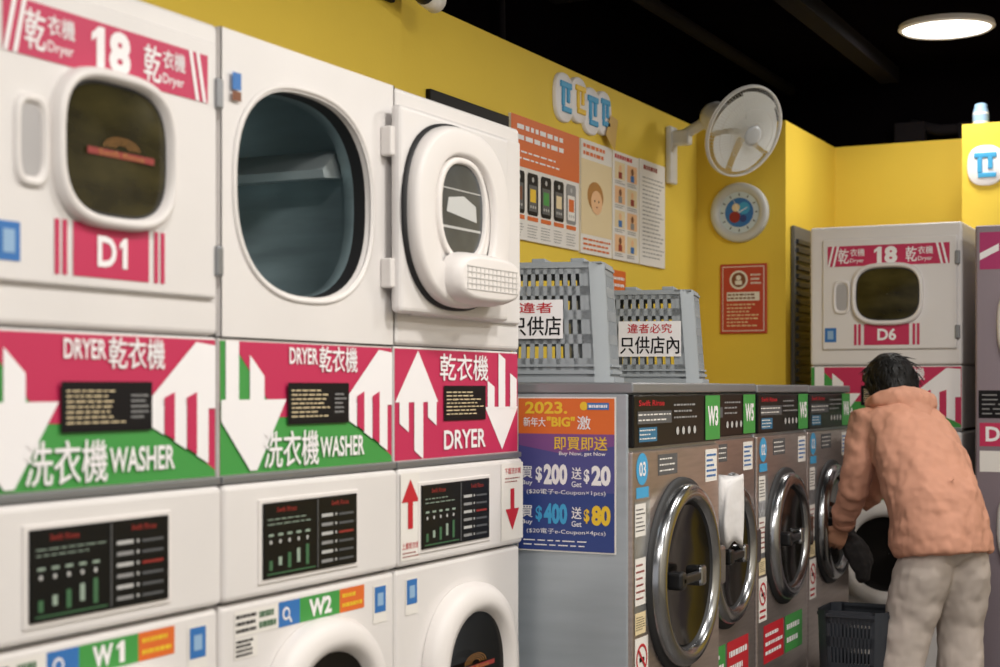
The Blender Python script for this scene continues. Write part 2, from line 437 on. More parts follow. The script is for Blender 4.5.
# ------------------------------------------------------------ front-load washers
def build_washer(loc, label, w, top, depth, R, cz, lower=None):
    p = P('front_load_washer', loc, R90)
    p.box(.01, w-.01, .03, depth-.02, 0, .1, DARK)
    p.box(0, w, .012, depth, .08, top-.03, STEELL, .006)
    p.box(-.002, w+.002, -.004, depth, top-.03, top, mat('washer_top', '8D8F93', .35, .5), .006)
    p.box(.004, w-.004, 0, .02, .10, 1.175, STEELD, .006)
    p.box(.004, w-.004, -.004, .02, 1.185, top-.034, SCREEN, .005)
    y = -.0052
    p.text('Swift Rinse', .04, .24, 1.300, 1.316, y, RED, .01)
    p.rect(.03, .30, 1.25, 1.285, y, PGREY)
    p.lines(.035, .29, 1.253, 1.283, 2, y-.0005, OFFW, .25)
    p.rect(.04, .18, 1.20, 1.24, y, mat('lcd_blue', '2C6E92', .4)); p.lines(.045, .17, 1.203, 1.238, 3, y-.0005, OFFW, .3)
    p.lines(.32, .52, 1.255, 1.31, 3, y, GREYP, .3)
    for i in range(4): p.disc(.35+.05*i, 1.225, .012, y-.0004, LGREYP, 14)
    gx = w-.155
    p.rect(gx, w-.015, 1.19, 1.327, y-.001, GREEN)
    p.text(label, gx+.02, w-.035, 1.232, 1.295, y-.002, LWHITE, .04)
    p.disc(.075, 1.125, .045, -.001, CYAN, 24); p.text('03' if label == 'W3' else '02', .05, .10, 1.105, 1.145, -.002, LWHITE, .02)
    p.rect(.03, .125, 1.045, 1.075, -.001, CYAN)
    p.rect(w-.14, w-.03, 1.06, 1.16, -.001, OFFW); p.lines(w-.13, w-.04, 1.07, 1.15, 5, -.002, BLUE, .4)
    p.rect(.20, .36, 1.10, 1.16, -.001, PGREY); p.lines(.21, .35, 1.105, 1.155, 3, -.002, OFFW, .25)
    p.rect(.016, .135, .685, 1.038, -.0008, mat('brushed_plate', 'A3A4A6', .35, .7))
    for i, (m, h) in enumerate(((OFFW, .09), (OFFW, .13), (BEIGE, .06))):
        z1 = 1.03-i*.15
        p.rect(.02, .10, z1-h, z1, -.0016, m); p.lines(.026, .094, z1-h+.01, z1-.01, 6, -.0024, BLACK if i != 1 else DRED, .28)
    p.rect(.02, .12, .50, .66, -.001, OFFW)
    p.sup(.07, .60, [(.042, .042, -.002), (.034, .034, -.002)], RED, 2, 32)
    p.add([(.04, -.003, .624), (.046, -.003, .63), (.10, -.003, .576), (.094, -.003, .570)], [(0, 1, 2, 3)], RED)
    p.box(.052, .088, -.0026, -.0018, .592, .604, BLACK)
    p.lines(.03, .11, .505, .55, 2, -.002, RED, .4)
    if lower:
        p.rect(.08, .34, .34, .48, -.001, lower); p.lines(.10, .32, .36, .46, 3, -.002, LWHITE, .4)
        p.rect(.36, .60, .34, .48, -.001, GREEN if lower is RED else RED)
        p.lines(.38, .58, .36, .46, 2, -.002, LWHITE, .4)
    cx = w/2+.01
    k = R
    p.sup(cx, cz, [(k+.02, k+.02, -.001), (k+.018, k+.018, -.012), (k, k, -.014)], RUBBER)
    p.sup(cx, cz, [(k, k, -.008), (k, k, -.030), (k-.010, k-.010, -.042), (k-.030, k-.030, -.047), (k-.044, k-.044, -.043), (k-.052, k-.052, -.026)], CHROME)
    p.sup(cx, cz, [(k-.051, k-.051, -.028), (k-.060, k-.060, -.014), (k-.075, k-.075, -.002)], RUBBER)
    p.sup(cx, cz, [(k-.062, k-.062, -.022), (k-.10, k-.10, -.012), (k-.15, k-.15, -.006), (.001, .001, -.003)], GLASSD)
    BH = mat('black_handle', '151517', .35)
    p.box(cx-k*.62, cx+.02, -.070, -.048, cz-.014, cz+.014, BH, .008)
    p.box(cx-k*.66, cx-k*.66+.045, -.070, -.02, cz-.026, cz+.026, BH, .01)
    p.box(cx-.015, cx+.03, -.074, -.02, cz-.03, cz+.03, CHROME, .01)
    p.box(cx+k-.02, cx+k+.045, -.04, 0, cz-.06, cz+.06, CHROME, .01)
    return p.finish()
build_washer((-1.56, 3.95, 0), 'W3', .752, 1.365, .90, .268, .80)
build_washer((-1.66, 4.722, 0), 'W5', .680, 1.365, .82, .240, .79, GREEN)
build_washer((-1.655, 5.41, 0), 'W5', .680, 1.362, .82, .240, .79, RED)
build_washer((-1.655, 6.10, 0), 'W6', .680, 1.360, .82, .240, .79)

# white cloth hanging on second washer door
p = P('white_cloth', (-1.580, 4.77, 0), R90)
rings = []
for i in range(13):
    t = i/12; z = 1.06-.215*t
    wv = .095*math.sqrt(max(.10, 1-((t-.38)/.66)**2))
    rings.append([(.05+wv*math.cos(a)*(1+.12*math.sin(5*a+t*4)), -.02+.030*math.sin(a)*(1+.3*math.sin(3*a)), z+.014*math.sin(3*a+2*t)) for a in [2*math.pi*k/24 for k in range(24)]])
p.loft(rings, mat('white_cloth', 'DAD7D6', .9, bump=.5, bscale=18), True, True); p.finish()

# ------------------------------------------------------------ promo poster on washer side
p = P('promotional_poster', (-1.905, 3.945, 0), 0)
p.box(0, .30, 0, .003, .893, 1.325, OFFW)
y = -.001
p.rect(.004, .296, 1.222, 1.321, y, ORANGE)
p.rect(.004, .296, .897, 1.222, y, NAVY)
p.rect(.004, .296, 1.06, 1.222, y-.0003, mat('blend_print_a', '4A4A88', .5))
p.poly([(.004, 1.222), (.296, 1.222), (.296, 1.19), (.15, 1.165), (.004, 1.19)], y-.0006, PURPLE)
p.text('2023.', .025, .155, 1.278, 1.312, y-.001, YELP, .03)
p.disc(.205, 1.30, .012, y-.001, YELP, 16); p.rect(.215, .28, 1.290, 1.309, y-.001, BLUE); p.lines(.22, .275, 1.293, 1.306, 1, y-.0015, LWHITE, .6)
p.text('新年大', .02, .088, 1.242, 1.268, y-.001, LWHITE, 1)
p.text('"BIG"', .092, .178, 1.242, 1.270, y-.001, YELP, .04)
p.text('激', .185, .225, 1.235, 1.272, y-.001, LWHITE, 1)
p.text('即買即送', .115, .275, 1.178, 1.215, y-.001, YELP, 1)
p.text('Buy Now, get Now', .13, .27, 1.160, 1.173, y-.001, LWHITE, .01)
for z, a, b in ((1.085, '200', '20'), (.975, '400', '80')):
    big = .045
    c1 = LWHITE if a == '200' else CYAN
    p.text('買', .015, .048, z+.012, z+.045, y-.001, LWHITE, 1); p.text('Buy', .015, .048, z-.010, z+.006, y-.001, LWHITE, .01)
    p.text('$', .058, .078, z, z+big, y-.001, c1, .03)
    p.text(a, .083, .155, z-.005, z+big+.008, y-.001, c1, .05)
    p.text('送', .168, .198, z+.012, z+.045, y-.001, LWHITE, 1); p.text('Get', .168, .198, z-.010, z+.006, y-.001, LWHITE, .01)
    p.text('$', .205, .222, z, z+big*.9, y-.001, YELP if a == '400' else LWHITE, .03)
    p.text(b, .228, .285, z-.005, z+big+.006, y-.001, YELP if a == '400' else LWHITE, .05)
    p.text('($20電子e-Coupon×1pcs)' if a == '200' else '($20電子e-Coupon×4pcs)', .03, .27, z-.034, z-.018, y-.001, LWHITE)
p.lines(.02, .28, .905, .93, 2, y-.001, LWHITE, .25)
p.finish()

# ------------------------------------------------------------ plastic laundry baskets (upside down, wide rim at bottom)
def basket(name, cx, cy, z0, w, d, h, m, inv=True, sign=None, rot=0, txt=None):
    p = P(name, (cx, cy, z0), math.radians(rot))
    t = .90
    def hw(v):
        k = (1-(1-t)*v) if inv else (t+(1-t)*v)
        return w/2*k, d/2*k
    ch = .040
    def side(i):
        def f(u, v, off=0):
            a, b = hw(v); z = v*h
            if i == 0: return Vector((-a+ch+u*(2*a-2*ch), -b+off, z))
            if i == 1: return Vector((a-off, -b+ch+u*(2*b-2*ch), z))
            if i == 2: return Vector((a-ch-u*(2*a-2*ch), b-off, z))
            return Vector((-a+off, b-ch-u*(2*b-2*ch), z))
        return f
    def patch(f, u0, u1, v0, v1, th=.004, out=0):
        vs = [f(u0, v0, -out), f(u1, v0, -out), f(u1, v1, -out), f(u0, v1, -out), f(u0, v0, th), f(u1, v0, th), f(u1, v1, th), f(u0, v1, th)]
        p.add([tuple(v) for v in vs], [(0, 1, 2, 3), (7, 6, 5, 4), (0, 4, 5, 1), (1, 5, 6, 2), (2, 6, 7, 3), (3, 7, 4, 0)], m)
    for i in range(4):
        f = side(i); n = 13 if i % 2 == 0 else 9
        for v0, v1 in ((0, .20), (.32, .40), (.52, .60), (.72, .80), (.90, 1.0)): patch(f, 0, 1, v0, v1)
        for k in range(n+1):
            u = k/n
            patch(f, max(0, u-.020), min(1, u+.020), .1, .96)
        patch(f, 0, 1, 0, .045, .004, .012); patch(f, 0, 1, .07, .10, .004, .007); patch(f, 0, 1, .13, .15, .004, .006); patch(f, 0, 1, .95, .975, .004, .004)
        patch(f, 0, .06, 0, 1); patch(f, .94, 1, 0, 1)
        g = side((i+1) % 4)
        for o, v0, v1 in ((0, 0, 1), (.01, 0, .045)):
            vs = []
            for v in (v0, v1):
                A = f(1, v, -o); B = g(0, v, -o)
                mid = (A+B)/2; cen = Vector((0, 0, mid.z)); mid = mid+(mid-cen).normalized()*.010
                vs.append([tuple(A), tuple(mid), tuple(B)])
            p.loft(vs, m, close=False)
    a, b = hw(1 if inv else 0); zz = h if inv else 0
    for k in range(9):
        u = -a+ch+(2*a-2*ch)*k/8
        p.box(u-.014, u+.014, -b+.004, b-.004, zz-.004, zz, m)
    for k in range(7):
        u = -b+.02+(2*b-.04)*k/6
        p.box(-a+.004, a-.004, u-.012, u+.012, zz-.004, zz+.0005, m)
    if inv:
        for u in (-a*.6, 0, a*.6): p.box(u-.02, u+.02, -b+.02, b-.02, zz, zz+.012, m, .003)
    if sign:
        x0, x1, v0, v1 = sign
        yv = -d/2-.004
        p.box(x0, x1, yv-.002, yv, v0, v1, LWHITE)
        hh = v1-v0
        p.text(txt[0], x0+.006, x1-.006, v0+hh*.08, v0+hh*.57, yv-.003, BLACK, 1)
        p.text(txt[1], x0+.03, x1-.03, v0+hh*.66, v0+hh*.93, yv-.003, RED, 1)
    return p.finish()
basket('laundry_basket', -1.92, 4.165, 1.366, .42, .30, .345, BASKG, True, (-.080, .078, .125, .236), 15, ('只供店', '違者'))
basket('laundry_basket', -1.943, 4.949, 1.366, .46, .30, .31, BASKG, True, (-.035, .172, .088, .205), 14, ('只供店內', '違者必究'))
basket('floor_basket', -1.43, 6.00, 0.0, .27, .26, .50, BASKD, False)

# ------------------------------------------------------------ wall posters (face +X on left wall)
def wposter(name, Y0, Y1, z0, z1, body):
    p = P(name, (-2.54, Y0, 0), R90); W = Y1-Y0
    p.box(0, W, -.012, 0, z0, z1, OFFW, .002)
    body(p, W, z0, z1, -.0128); return p.finish()
def b1(p, W, z0, z1, y):
    p.rect(.0, W, z1-.19, z1, y, ORANGE)
    p.lines(.05, W-.12, z1-.10, z1-.02, 2, y-.001, LWHITE, .45); p.lines(.05, W-.2, z1-.17, z1-.12, 2, y-.001, LWHITE, .25)
    for i in range(5):
        x = .02+i*(W-.03)/5
        m = BLACK if i < 4 else GREYP
        p.poly([(x+.008, z0+.10), (x+.087, z0+.10), (x+.095, z0+.11), (x+.095, z0+.25), (x+.087, z0+.26), (x+.008, z0+.26), (x, z0+.25), (x, z0+.11)], y-.001, m)
        p.rect(x+.012, x+.083, z0+.115, z0+.215, y-.0016, PGREY if i < 4 else OFFW)
        p.rect(x+.022, x+.073, z0+.150, z0+.200, y-.002, (BROWN, YELP, GREEN, BEIGE, ORANGE)[i])
        for j in range(3): p.disc(x+.028+.02*j, z0+.132, .006, y-.002, LGREYP, 10)
        p.disc(x+.047, z0+.236, .010, y-.002, LGREYP, 12)
        p.rect(x, x+.095, z0+.078, z0+.094, y-.001, ORANGE)
        p.lines(x, x+.09, z0+.01, z0+.065, 5, y-.001, GREYP, .25)
def b2(p, W, z0, z1, y):
    p.rect(0, W, z0+.08, z1-.08, y, BEIGE); p.rect(0, W, z1-.08, z1, y, OFFW)
    p.lines(.02, W-.02, z1-.07, z1-.01, 2, y-.001, ORANGE, .5)
    cx, cz = W*.45, (z0+z1)/2
    p.sup(cx, cz+.01, [(.085, .06, y-.001), (.001, .001, y-.001)], DORANGE, 2)
    p.sup(cx+.01, cz-.015, [(.06, .05, y-.002), (.001, .001, y-.002)], SKINP, 2)
    p.disc(cx-.012, cz-.010, .005, y-.003, BLACK, 10); p.disc(cx+.030, cz-.010, .005, y-.003, BLACK, 10); p.rect(cx, cx+.02, cz-.036, cz-.032, y-.003, DRED)
    p.lines(.02, W-.02, z0+.01, z0+.07, 3, y-.001, ORANGE, .4)
def b3(p, W, z0, z1, y):
    for r in range(4):
        for c in range(2):
            x = .02+c*(W-.02)/2; z = z1-.12-r*.105
            p.rect(x, x+W/2-.035, z, z+.075, y, (BEIGE, SKINP)[(r+c) % 2])
            p.disc(x+.06, z+.048, .016, y-.001, SKINP if (r+c) % 2 == 0 else BROWN, 14)
            p.rect(x+.040, x+.080, z+.004, z+.032, y-.001, (DRED, BLUE, GREYP)[(r*2+c) % 3])
            p.lines(x, x+W/2-.04, z-.022, z-.004, 2, y-.001, GREYP, .4)
    p.lines(.02, W-.02, z1-.035, z1-.01, 1, y, RED, .7)
def b4(p, W, z0, z1, y):
    p.lines(.04, W-.04, z1-.045, z1-.02, 1, y, DRED, .8); p.lines(.03, W-.02, z0+.03, z1-.07, 20, y, GREYP, .3)
wposter('wall_poster_machine_guide', 5.18, 5.815, 1.91, 2.375, b1)
wposter('wall_poster_care_guide', 5.835, 6.165, 1.905, 2.375, b2)
wposter('wall_poster_steps', 6.18, 6.485, 1.905, 2.375, b3)
wposter('wall_poster_terms', 6.50, 6.82, 1.905, 2.38, b4)
p = P('wall_menu_board', (-2.54, 4.55, 0), R90); p.box(0, .60, -.02, 0, 1.9, 2.355, BLACK, .004); p.lines(.05, .55, 1.95, 2.30, 9, -.0212, GREYP, .2); p.finish()
p = P('wall_notice_small', (-2.54, 6.17, 0), R90); p.box(0, .17, -.008, 0, 1.74, 1.86, ORANGE, .002); p.lines(.02, .15, 1.75, 1.84, 3, -.009, LWHITE, .4); p.finish()

# shop emblem stand-ins : a row of rounded tiles with plain blocks
def emblem(name, loc, rz, s):
    p = P(name, loc, rz)
    for k, (x, z, a, b) in enumerate(((-.18, .01, .075, .085), (-.06, .02, .07, .08), (.06, .0, .075, .085), (.17, .01, .065, .08))):
        o = -.004*(k % 2)
        p.sup(x*s, z*s, [(a*s, b*s, -.001), (a*s, b*s, -.014+o), (a*s*.95, b*s*.95, -.018+o)], LWHITE, 2.6, 40, cap1=True)
        m = YELP if k == 1 else CYAN
        for j, (dx_, dz_, ww, hh) in enumerate(((0, .5, .62, .13), (-.3, .0, .14, .38), (.28, .1, .14, .30), (.1, -.5, .5, .12))):
            p.box((x+a*(dx_-ww))*s, (x+a*(dx_+ww))*s, -.026+o, -.017+o, (z+b*(dz_-hh))*s, (z+b*(dz_+hh))*s, m, .004)
    p.add([(.16*s, -.03, -.07*s), (.25*s, -.03, -.12*s), (.28*s, -.03, .0), (.21*s, -.03, .01)], [(0, 1, 2, 3)], mat('gold_print', 'C9A55A', .5))
    return p.finish()
emblem('wall_emblem_sign', (-2.54, 5.87, 2.50), R90, 1.15)
emblem('wall_emblem_sign', (-1.03, 7.8, 2.42), 0, 1.15)

# wall clock + red notice on pillar
p = P('wall_clock', (-2.315, 7.3, 2.205), 0)
p.sup(0, 0, [(.145, .145, 0), (.145, .145, -.028), (.137, .137, -.036), (.108, .108, -.034), (.100, .100, -.02)], mat('clock_rim', 'C2C4C4', .4), 2)
p.disc(0, 0, .102, -.021, mat('clock_face_pale_blue', 'C4D2DC', .5), 48)
p.disc(0, 0, .072, -.022, BLUE, 32); p.disc(.024, .020, .030, -.023, CYAN, 20); p.disc(-.022, -.022, .028, -.0235, DRED, 20); p.disc(-.016, .024, .020, -.024, BEIGE, 20); p.disc(.02, -.03, .018, -.0242, NAVY, 20)
for i in range(12):
    a = i*math.pi/6; c, s_ = math.cos(a), math.sin(a)
    r0, r1 = .080, .094
    p.add([(c*r0-s_*.003, -.023, s_*r0+c*.003), (c*r0+s_*.003, -.023, s_*r0-c*.003), (c*r1+s_*.003, -.023, s_*r1-c*.003), (c*r1-s_*.003, -.023, s_*r1+c*.003)], [(0, 1, 2, 3)], PGREY)
for a, l, w in ((.5, .05, .003), (2.0, .068, .0022)):
    c, s_ = math.cos(a), math.sin(a)
    p.add([(-s_*w, -.026, c*w), (s_*w, -.026, -c*w), (c*l+s_*w*.4, -.026, s_*l-c*w*.4), (c*l-s_*w*.4, -.026, s_*l+c*w*.4)], [(0, 1, 2, 3)], LWHITE)
p.finish()
p = P('wall_notice_red', (-2.415, 7.3, 1.615), 0)
RB = mat('redbrown_print', 'B8402C', .5)
p.box(0, .235, -.012, 0, 0, .34, RB, .003); p.rect(.012, .223, .012, .328, -.013, OFFW); p.rect(.016, .219, .016, .324, -.014, RB)
p.disc(.095, .262, .046, -.015, OFFW, 28); p.disc(.095, .262, .036, -.016, BROWN, 28); p.disc(.095, .272, .013, -.017, OFFW, 16); p.rect(.078, .112, .238, .258, -.017, OFFW)
p.lines(.155, .208, .235, .295, 3, -.015, OFFW, .4)
p.rect(.035, .20, .160, .202, -.015, OFFW); p.lines(.04, .195, .164, .198, 2, -.016, BROWN, .5)
p.lines(.035, .20, .03, .15, 7, -.015, BEIGE, .35); p.finish()

# louvered door in side of pillar
p = P('louver_door', (-2.088, 7.38, 0), R90)
p.box(0, .30, -.02, -.001, 0, 2.14, mat('louver_grey', '606266', .5), .003)
for i in range(48):
    z = .08+i*.042
    p.box(.025, .275, -.034, -.018, z, z+.022, mat('louver_dark', '34363A', .5), .002)
p.finish()

# ------------------------------------------------------------ wall fan
fan = bpy.data.objects.new('wall_fan', None); COL.objects.link(fan)
dirv = Vector((.79, -.44, -.43)).normalized()
hub = Vector((-2.12, 6.75, 2.505))
p = P('wall_bracket')
p.box(-2.54, -2.51, 6.855, 6.945, 2.31, 2.58, FANP, .01)
p.box(-2.52, -2.43, 6.87, 6.93, 2.49, 2.56, FANP, .012)
p.tube([(-2.48, 6.90, 2.53), (-2.42, 6.90, 2.56), (-2.36, 6.87, 2.58), tuple(hub-dirv*.17)], .026, FANP, n=12)
p.finish(fan)
p = P('fan_head')
N = 48
p.sup(0, 0, [(.03, .03, .265), (.060, .060, .258), (.072, .072, .23), (.076, .076, .13), (.070, .070, .08), (.05, .05, .055), (.02, .02, .05)], FANP, 2, 32, True, True)
for r, yy in ((.208, .0), (.210, .012)):
    p.tube([(r*math.cos(2*math.pi*k/N), yy, r*math.sin(2*math.pi*k/N)) for k in range(N)], .005, FANP, True)
for r, yy in ((.06, -.055), (.12, -.050), (.17, -.035)):
    p.tube([(r*math.cos(2*math.pi*k/N), yy, r*math.sin(2*math.pi*k/N)) for k in range(N)], .0013, FANP, True, 5)
for k in range(80):
    a = 2*math.pi*k/80; c, s_ = math.cos(a), math.sin(a)
    p.tube([(c*r, y_, s_*r) for r, y_ in ((.045, -.055), (.12, -.050), (.17, -.035), (.195, -.015), (.207, .002), (.195, .035), (.15, .055), (.06, .06))], .0010, FANP, False, 4)
p.sup(0, 0, [(.045, .045, -.052), (.045, .045, -.058), (.03, .03, -.062)], mat('fan_hub_cap', 'C4C8CC', .4), 2, 32, cap1=True)
p.sup(0, 0, [(.03, .03, .05), (.03, .03, -.03), (.02, .02, -.04)], FANB, 2, 24, cap1=True)
for k in range(5):
    a0 = 2*math.pi*k/5; rings = []
    for i in range(9):
        r = .028+i*(.185-.028)/8; hw_ = .36+.22*math.sin(min(1, i/6)*math.pi/2)
        rings.append([(r*math.cos(a0+(j/4-1)*hw_+.15*i/8), -.002+.012*(j/4-1), r*math.sin(a0+(j/4-1)*hw_+.15*i/8)) for j in range(9)])
    p.loft(rings, FANB, close=False)
h = p.finish(fan)
h.location = hub
h.rotation_euler = dirv.to_track_quat('-Y', 'Z').to_euler()

# security camera at wall top
p = P('wall_security_camera', (-2.50, 4.20, 2.60), R90)
p.box(-.05, .05, -.02, 0, -.03, .04, BLACK, .006); p.tube([(0, -.02, 0), (0, -.08, .01)], .015, BLACK, n=10)
p.tube([(-.1, -.10, .03), (.10, -.10, .0)], .035, BLACK, n=16); p.tube([(.10, -.10, .0), (.17, -.10, -.01)], .038, OFFW, n=16); p.finish()

# small can on column ledge
p = P('spray_can', (-1.27, 7.86, 2.64), 0)
def ring(r, z, n=24): return [(r*math.cos(2*math.pi*k/n), r*math.sin(2*math.pi*k/n), z) for k in range(n)]
PB = mat('pale_blue_print', '8FB0D0', .6)
p.loft([ring(.036, 0), ring(.038, .005), ring(.038, .06)], LWHITE, True); p.loft([ring(.0385, .015), ring(.0385, .05)], PB)
p.loft([ring(.038, .06), ring(.034, .075), ring(.03, .085), ring(.03, .10), ring(.02, .105)], PB, False, True); p.finish()

# ------------------------------------------------------------ big dryer at right edge
p = P('large_dryer', (-1.14, 6.90, 0), 0)
BG = mat('mauve_steel', '8E828A', .4, .4)
p.box(0, .78, 0, .88, .04, 2.05, BG, .01)
p.rect(.02, .76, 1.86, 2.02, -.001, mat('magenta_label', 'A82864', .5))
p.poly([(.02, 1.90), (.10, 1.94), (.10, 1.97), (.02, 1.93)], -.002, LWHITE)
p.lines(.12, .70, 1.89, 1.99, 1, -.002, LWHITE, .5)
for cz in (1.62, .75):
    p.sup(.39, cz, [(.30, .22, -.001), (.29, .21, -.035), (.26, .19, -.04), (.24, .17, -.015)], WHITE2, 3)
    p.sup(.39, cz, [(.245, .175, -.017), (.001, .001, -.017)], GLASSD, 3)
p.rect(.015, .76, 1.22, 1.34, -.001, BLACK); p.lines(.03, .5, 1.23, 1.33, 5, -.002, GREYP, .25)
p.rect(.02, .30, 1.10, 1.20, -.001, PINK); p.text('D8', .045, .15, 1.12, 1.185, -.002, LWHITE, .03)
p.rect(.02, .76, .99, 1.08, -.001, OFFW)
p.finish()

# ------------------------------------------------------------ ceiling lamps
LAMP = mat('lamp_emitter', 'FFFDF5', .5, emit=4)
def lamp(x, y, power):
    p = P('ceiling_lamp', (x, y, 3.05), 0)
    p.loft([ring(.215, 0, 48), ring(.22, -.02, 48), ring(.205, -.03, 48), ring(.198, -.022, 48)], LWHITE)
    p.loft([ring(.199, -.024, 48), ring(.1, -.026, 48), ring(.001, -.027, 48)], LAMP); p.finish()
    L = bpy.data.lights.new('ceiling_lamp_light', 'AREA'); L.shape = 'DISK'; L.size = .40; L.energy = power; L.color = (1, .96, .91)
    o = bpy.data.objects.new('ceiling_lamp_light', L); COL.objects.link(o); o.location = (x, y, 3.015)
lamp(-1.353, 7.41, 12)
for x, y, pw in ((-.35, .9, 50), (-.35, 2.9, 50), (-.35, 5.0, 35), (1.2, 1.8, 40), (1.2, 4.2, 32), (.9, 6.6, 16)): lamp(x, y, pw)  # unseen lamps, added to light the room

# ------------------------------------------------------------ person
person = bpy.data.objects.new('person', None); COL.objects.link(person)
JACK = mat('peach_jacket', 'CB937A', .8, bump=.8, bscale=11, bdist=.022, var=.08, vscale=7, stretch=(1, 1, .6))
PANT = mat('beige_trousers', 'B8ACA3', .9, bump=.7, bscale=9, bdist=.022, var=.05, vscale=6, stretch=(1, 1, .45))
SKIN = mat('skin', 'C58F72', .5)
HAIR = mat('black_hair', '080707', .5, bump=.5, bscale=110, stretch=(1, 1, .15), spec=.3)
SHOE = mat('dark_shoe', '2A2A2E', .6)
Fv = Vector((-.85, .53, 0)).normalized(); Lv = Vector((-.53, -.85, 0)).normalized()
def etube(p, pts, rad, side, m, n=20):
    pts = [Vector(q) for q in pts]; rings = []
    for i, c in enumerate(pts):
        a = pts[max(0, i-1)]; b = pts[min(len(pts)-1, i+1)]; t = (b-a).normalized()
        s = (side-t*side.dot(t))
        s = s.normalized() if s.length > .05 else t.orthogonal().normalized()
        w = t.cross(s); ra, rb = rad[i] if isinstance(rad[i], tuple) else (rad[i], rad[i])
        rings.append([tuple(c+ra*math.cos(2*math.pi*k/n)*s+rb*math.sin(2*math.pi*k/n)*w) for k in range(n)])
    p.loft(rings, m, True, True)
def ball(p, c, r, m, axes=None, n=16):
    c = Vector(c); M = axes or Matrix.Identity(3); rx, ry, rz_ = r if isinstance(r, tuple) else (r, r, r)
    rings = []
    for i in range(1, n):
        ph = math.pi*i/n
        rings.append([tuple(c+M@Vector((rx*math.sin(ph)*math.cos(t), ry*math.sin(ph)*math.sin(t), rz_*math.cos(ph)))) for t in [2*math.pi*k/24 for k in range(24)]])
    p.loft(rings, m, True, True)
def organic(p, vox, sm=6, disp=0, dscale=.12, disp2=0, dscale2=.05):
    ob = p.finish(person)
    bm = bmesh.new(); bm.from_mesh(ob.data); bmesh.ops.recalc_face_normals(bm, faces=bm.faces[:]); bm.to_mesh(ob.data); bm.free()
    r = ob.modifiers.new('r', 'REMESH'); r.mode = 'VOXEL'; r.voxel_size = vox; r.use_smooth_shade = True
    s = ob.modifiers.new('s', 'SMOOTH'); s.factor = .5; s.iterations = sm
    for st, sc in ((disp, dscale), (disp2, dscale2)):
        if st:
            tx = bpy.data.textures.new(p.name, 'CLOUDS'); tx.noise_scale = sc; tx.noise_depth = 1
            d = ob.modifiers.new('d', 'DISPLACE'); d.texture = tx; d.strength = st; d.texture_coords = 'LOCAL'; d.mid_level = .5
    return ob
LS = Vector((-1.428, 6.140, 1.205)); RS = Vector((-1.245, 6.40, 1.205))
LE = Vector((-1.475, 6.14, .975)); LH = Vector((-1.560, 6.28, .785))
RE = Vector((-1.40, 6.52, 1.01)); RH = Vector((-1.55, 6.50, .86))
HC = Vector((-1.375, 6.29, 1.362))
p = P('jacket')
etube(p, [(-1.118, 6.047, .715), (-1.120, 6.049, .735), (-1.126, 6.054, .77), (-1.150, 6.07, .91), (-1.200, 6.12, 1.03), (-1.260, 6.17, 1.14), (-1.310, 6.22, 1.22), (-1.338, 6.245, 1.27), (-1.350, 6.258, 1.31)],
      [(.192, .168), (.198, .172), (.206, .176), (.196, .166), (.192, .156), (.190, .144), (.172, .116), (.120, .086), (.072, .068)], Lv, JACK, 28)
C = (LS+RS)/2
for S, E, H in ((LS, LE, LH), (RS, RE, RH)):
    wr = H+(E-H)*.12
    etube(p, [C+(S-C)*.5, S, S+(E-S)*.4, S+(E-S)*.8, E+(wr-E)*.12, E+(wr-E)*.55, wr], [(.085, .085), .078, .070, .064, .062, .056, .045], Fv, JACK)
    # bunched sleeve folds
    ax = (wr-E).normalized()
    for kf in (.15, .45, .75):
        c_ = E+(wr-E)*kf
        etube(p, [c_-ax*.018, c_, c_+ax*.018], [.050, .068-.014*kf, .050], Fv, JACK)
for a, b, r in (((-1.40, 6.05, 1.13), (-1.21, 5.975, .97), .016), ((-1.37, 6.04, 1.06), (-1.17, 5.95, .88), .014), ((-1.05, 5.95, 1.02), (-1.20, 5.965, .86), .014), ((-1.30, 6.02, .90), (-1.12, 5.93, .82), .014)):
    A_ = Vector(a); B_ = Vector(b)
    etube(p, [A_, A_.lerp(B_, .5), B_], [.005, r, .005], Vector((0, 0, 1)), JACK, 10)
organic(p, .0075, 2, .022, .10, .012, .045)
p = P('hood')
etube(p, [(-1.430, 6.195, 1.285), (-1.385, 6.150, 1.298), (-1.315, 6.143, 1.302), (-1.258, 6.180, 1.296), (-1.232, 6.250, 1.289), (-1.250, 6.320, 1.284), (-1.300, 6.370, 1.276)],
      [(.024, .026), (.038, .040), (.050, .052), (.058, .062), (.054, .058), (.040, .044), (.024, .026)], Vector((0, 0, 1)), JACK)
etube(p, [(-1.345, 6.11, 1.235), (-1.29, 6.10, 1.205), (-1.225, 6.135, 1.190), (-1.185, 6.20, 1.205), (-1.185, 6.27, 1.235)], [.025, .050, .060, .050, .025], Vector((0, 0, 1)), JACK)
ball(p, (-1.255, 6.172, 1.245), (.075, .075, .060), JACK)
organic(p, .007, 3, .016, .07, .008, .03)
p = P('jacket_trim')
JT = mat('jacket_trim', 'B8826A', .85)
for S, E, H in ((LS, LE, LH), (RS, RE, RH)):
    wr = H+(E-H)*.10
    etube(p, [wr-(H-E).normalized()*.02, wr, wr+(H-E).normalized()*.015], [.046, .047, .044], Fv, JT)
p.finish(person)
p = P('trousers')
etube(p, [(-1.112, 6.05, .84), (-1.11, 6.05, .79), (-1.11, 6.05, .74), (-1.115, 6.055, .70)], [(.12, .09), (.148, .122), (.160, .136), (.115, .10)], Lv, PANT, 24)
etube(p, [(-1.160, 5.998, .74), (-1.183, 5.985, .64), (-1.232, 5.985, .45), (-1.265, 5.965, .25), (-1.285, 5.95, .07)], [(.095, .108), (.106, .115), (.090, .096), (.086, .092), (.084, .098)], Lv, PANT)
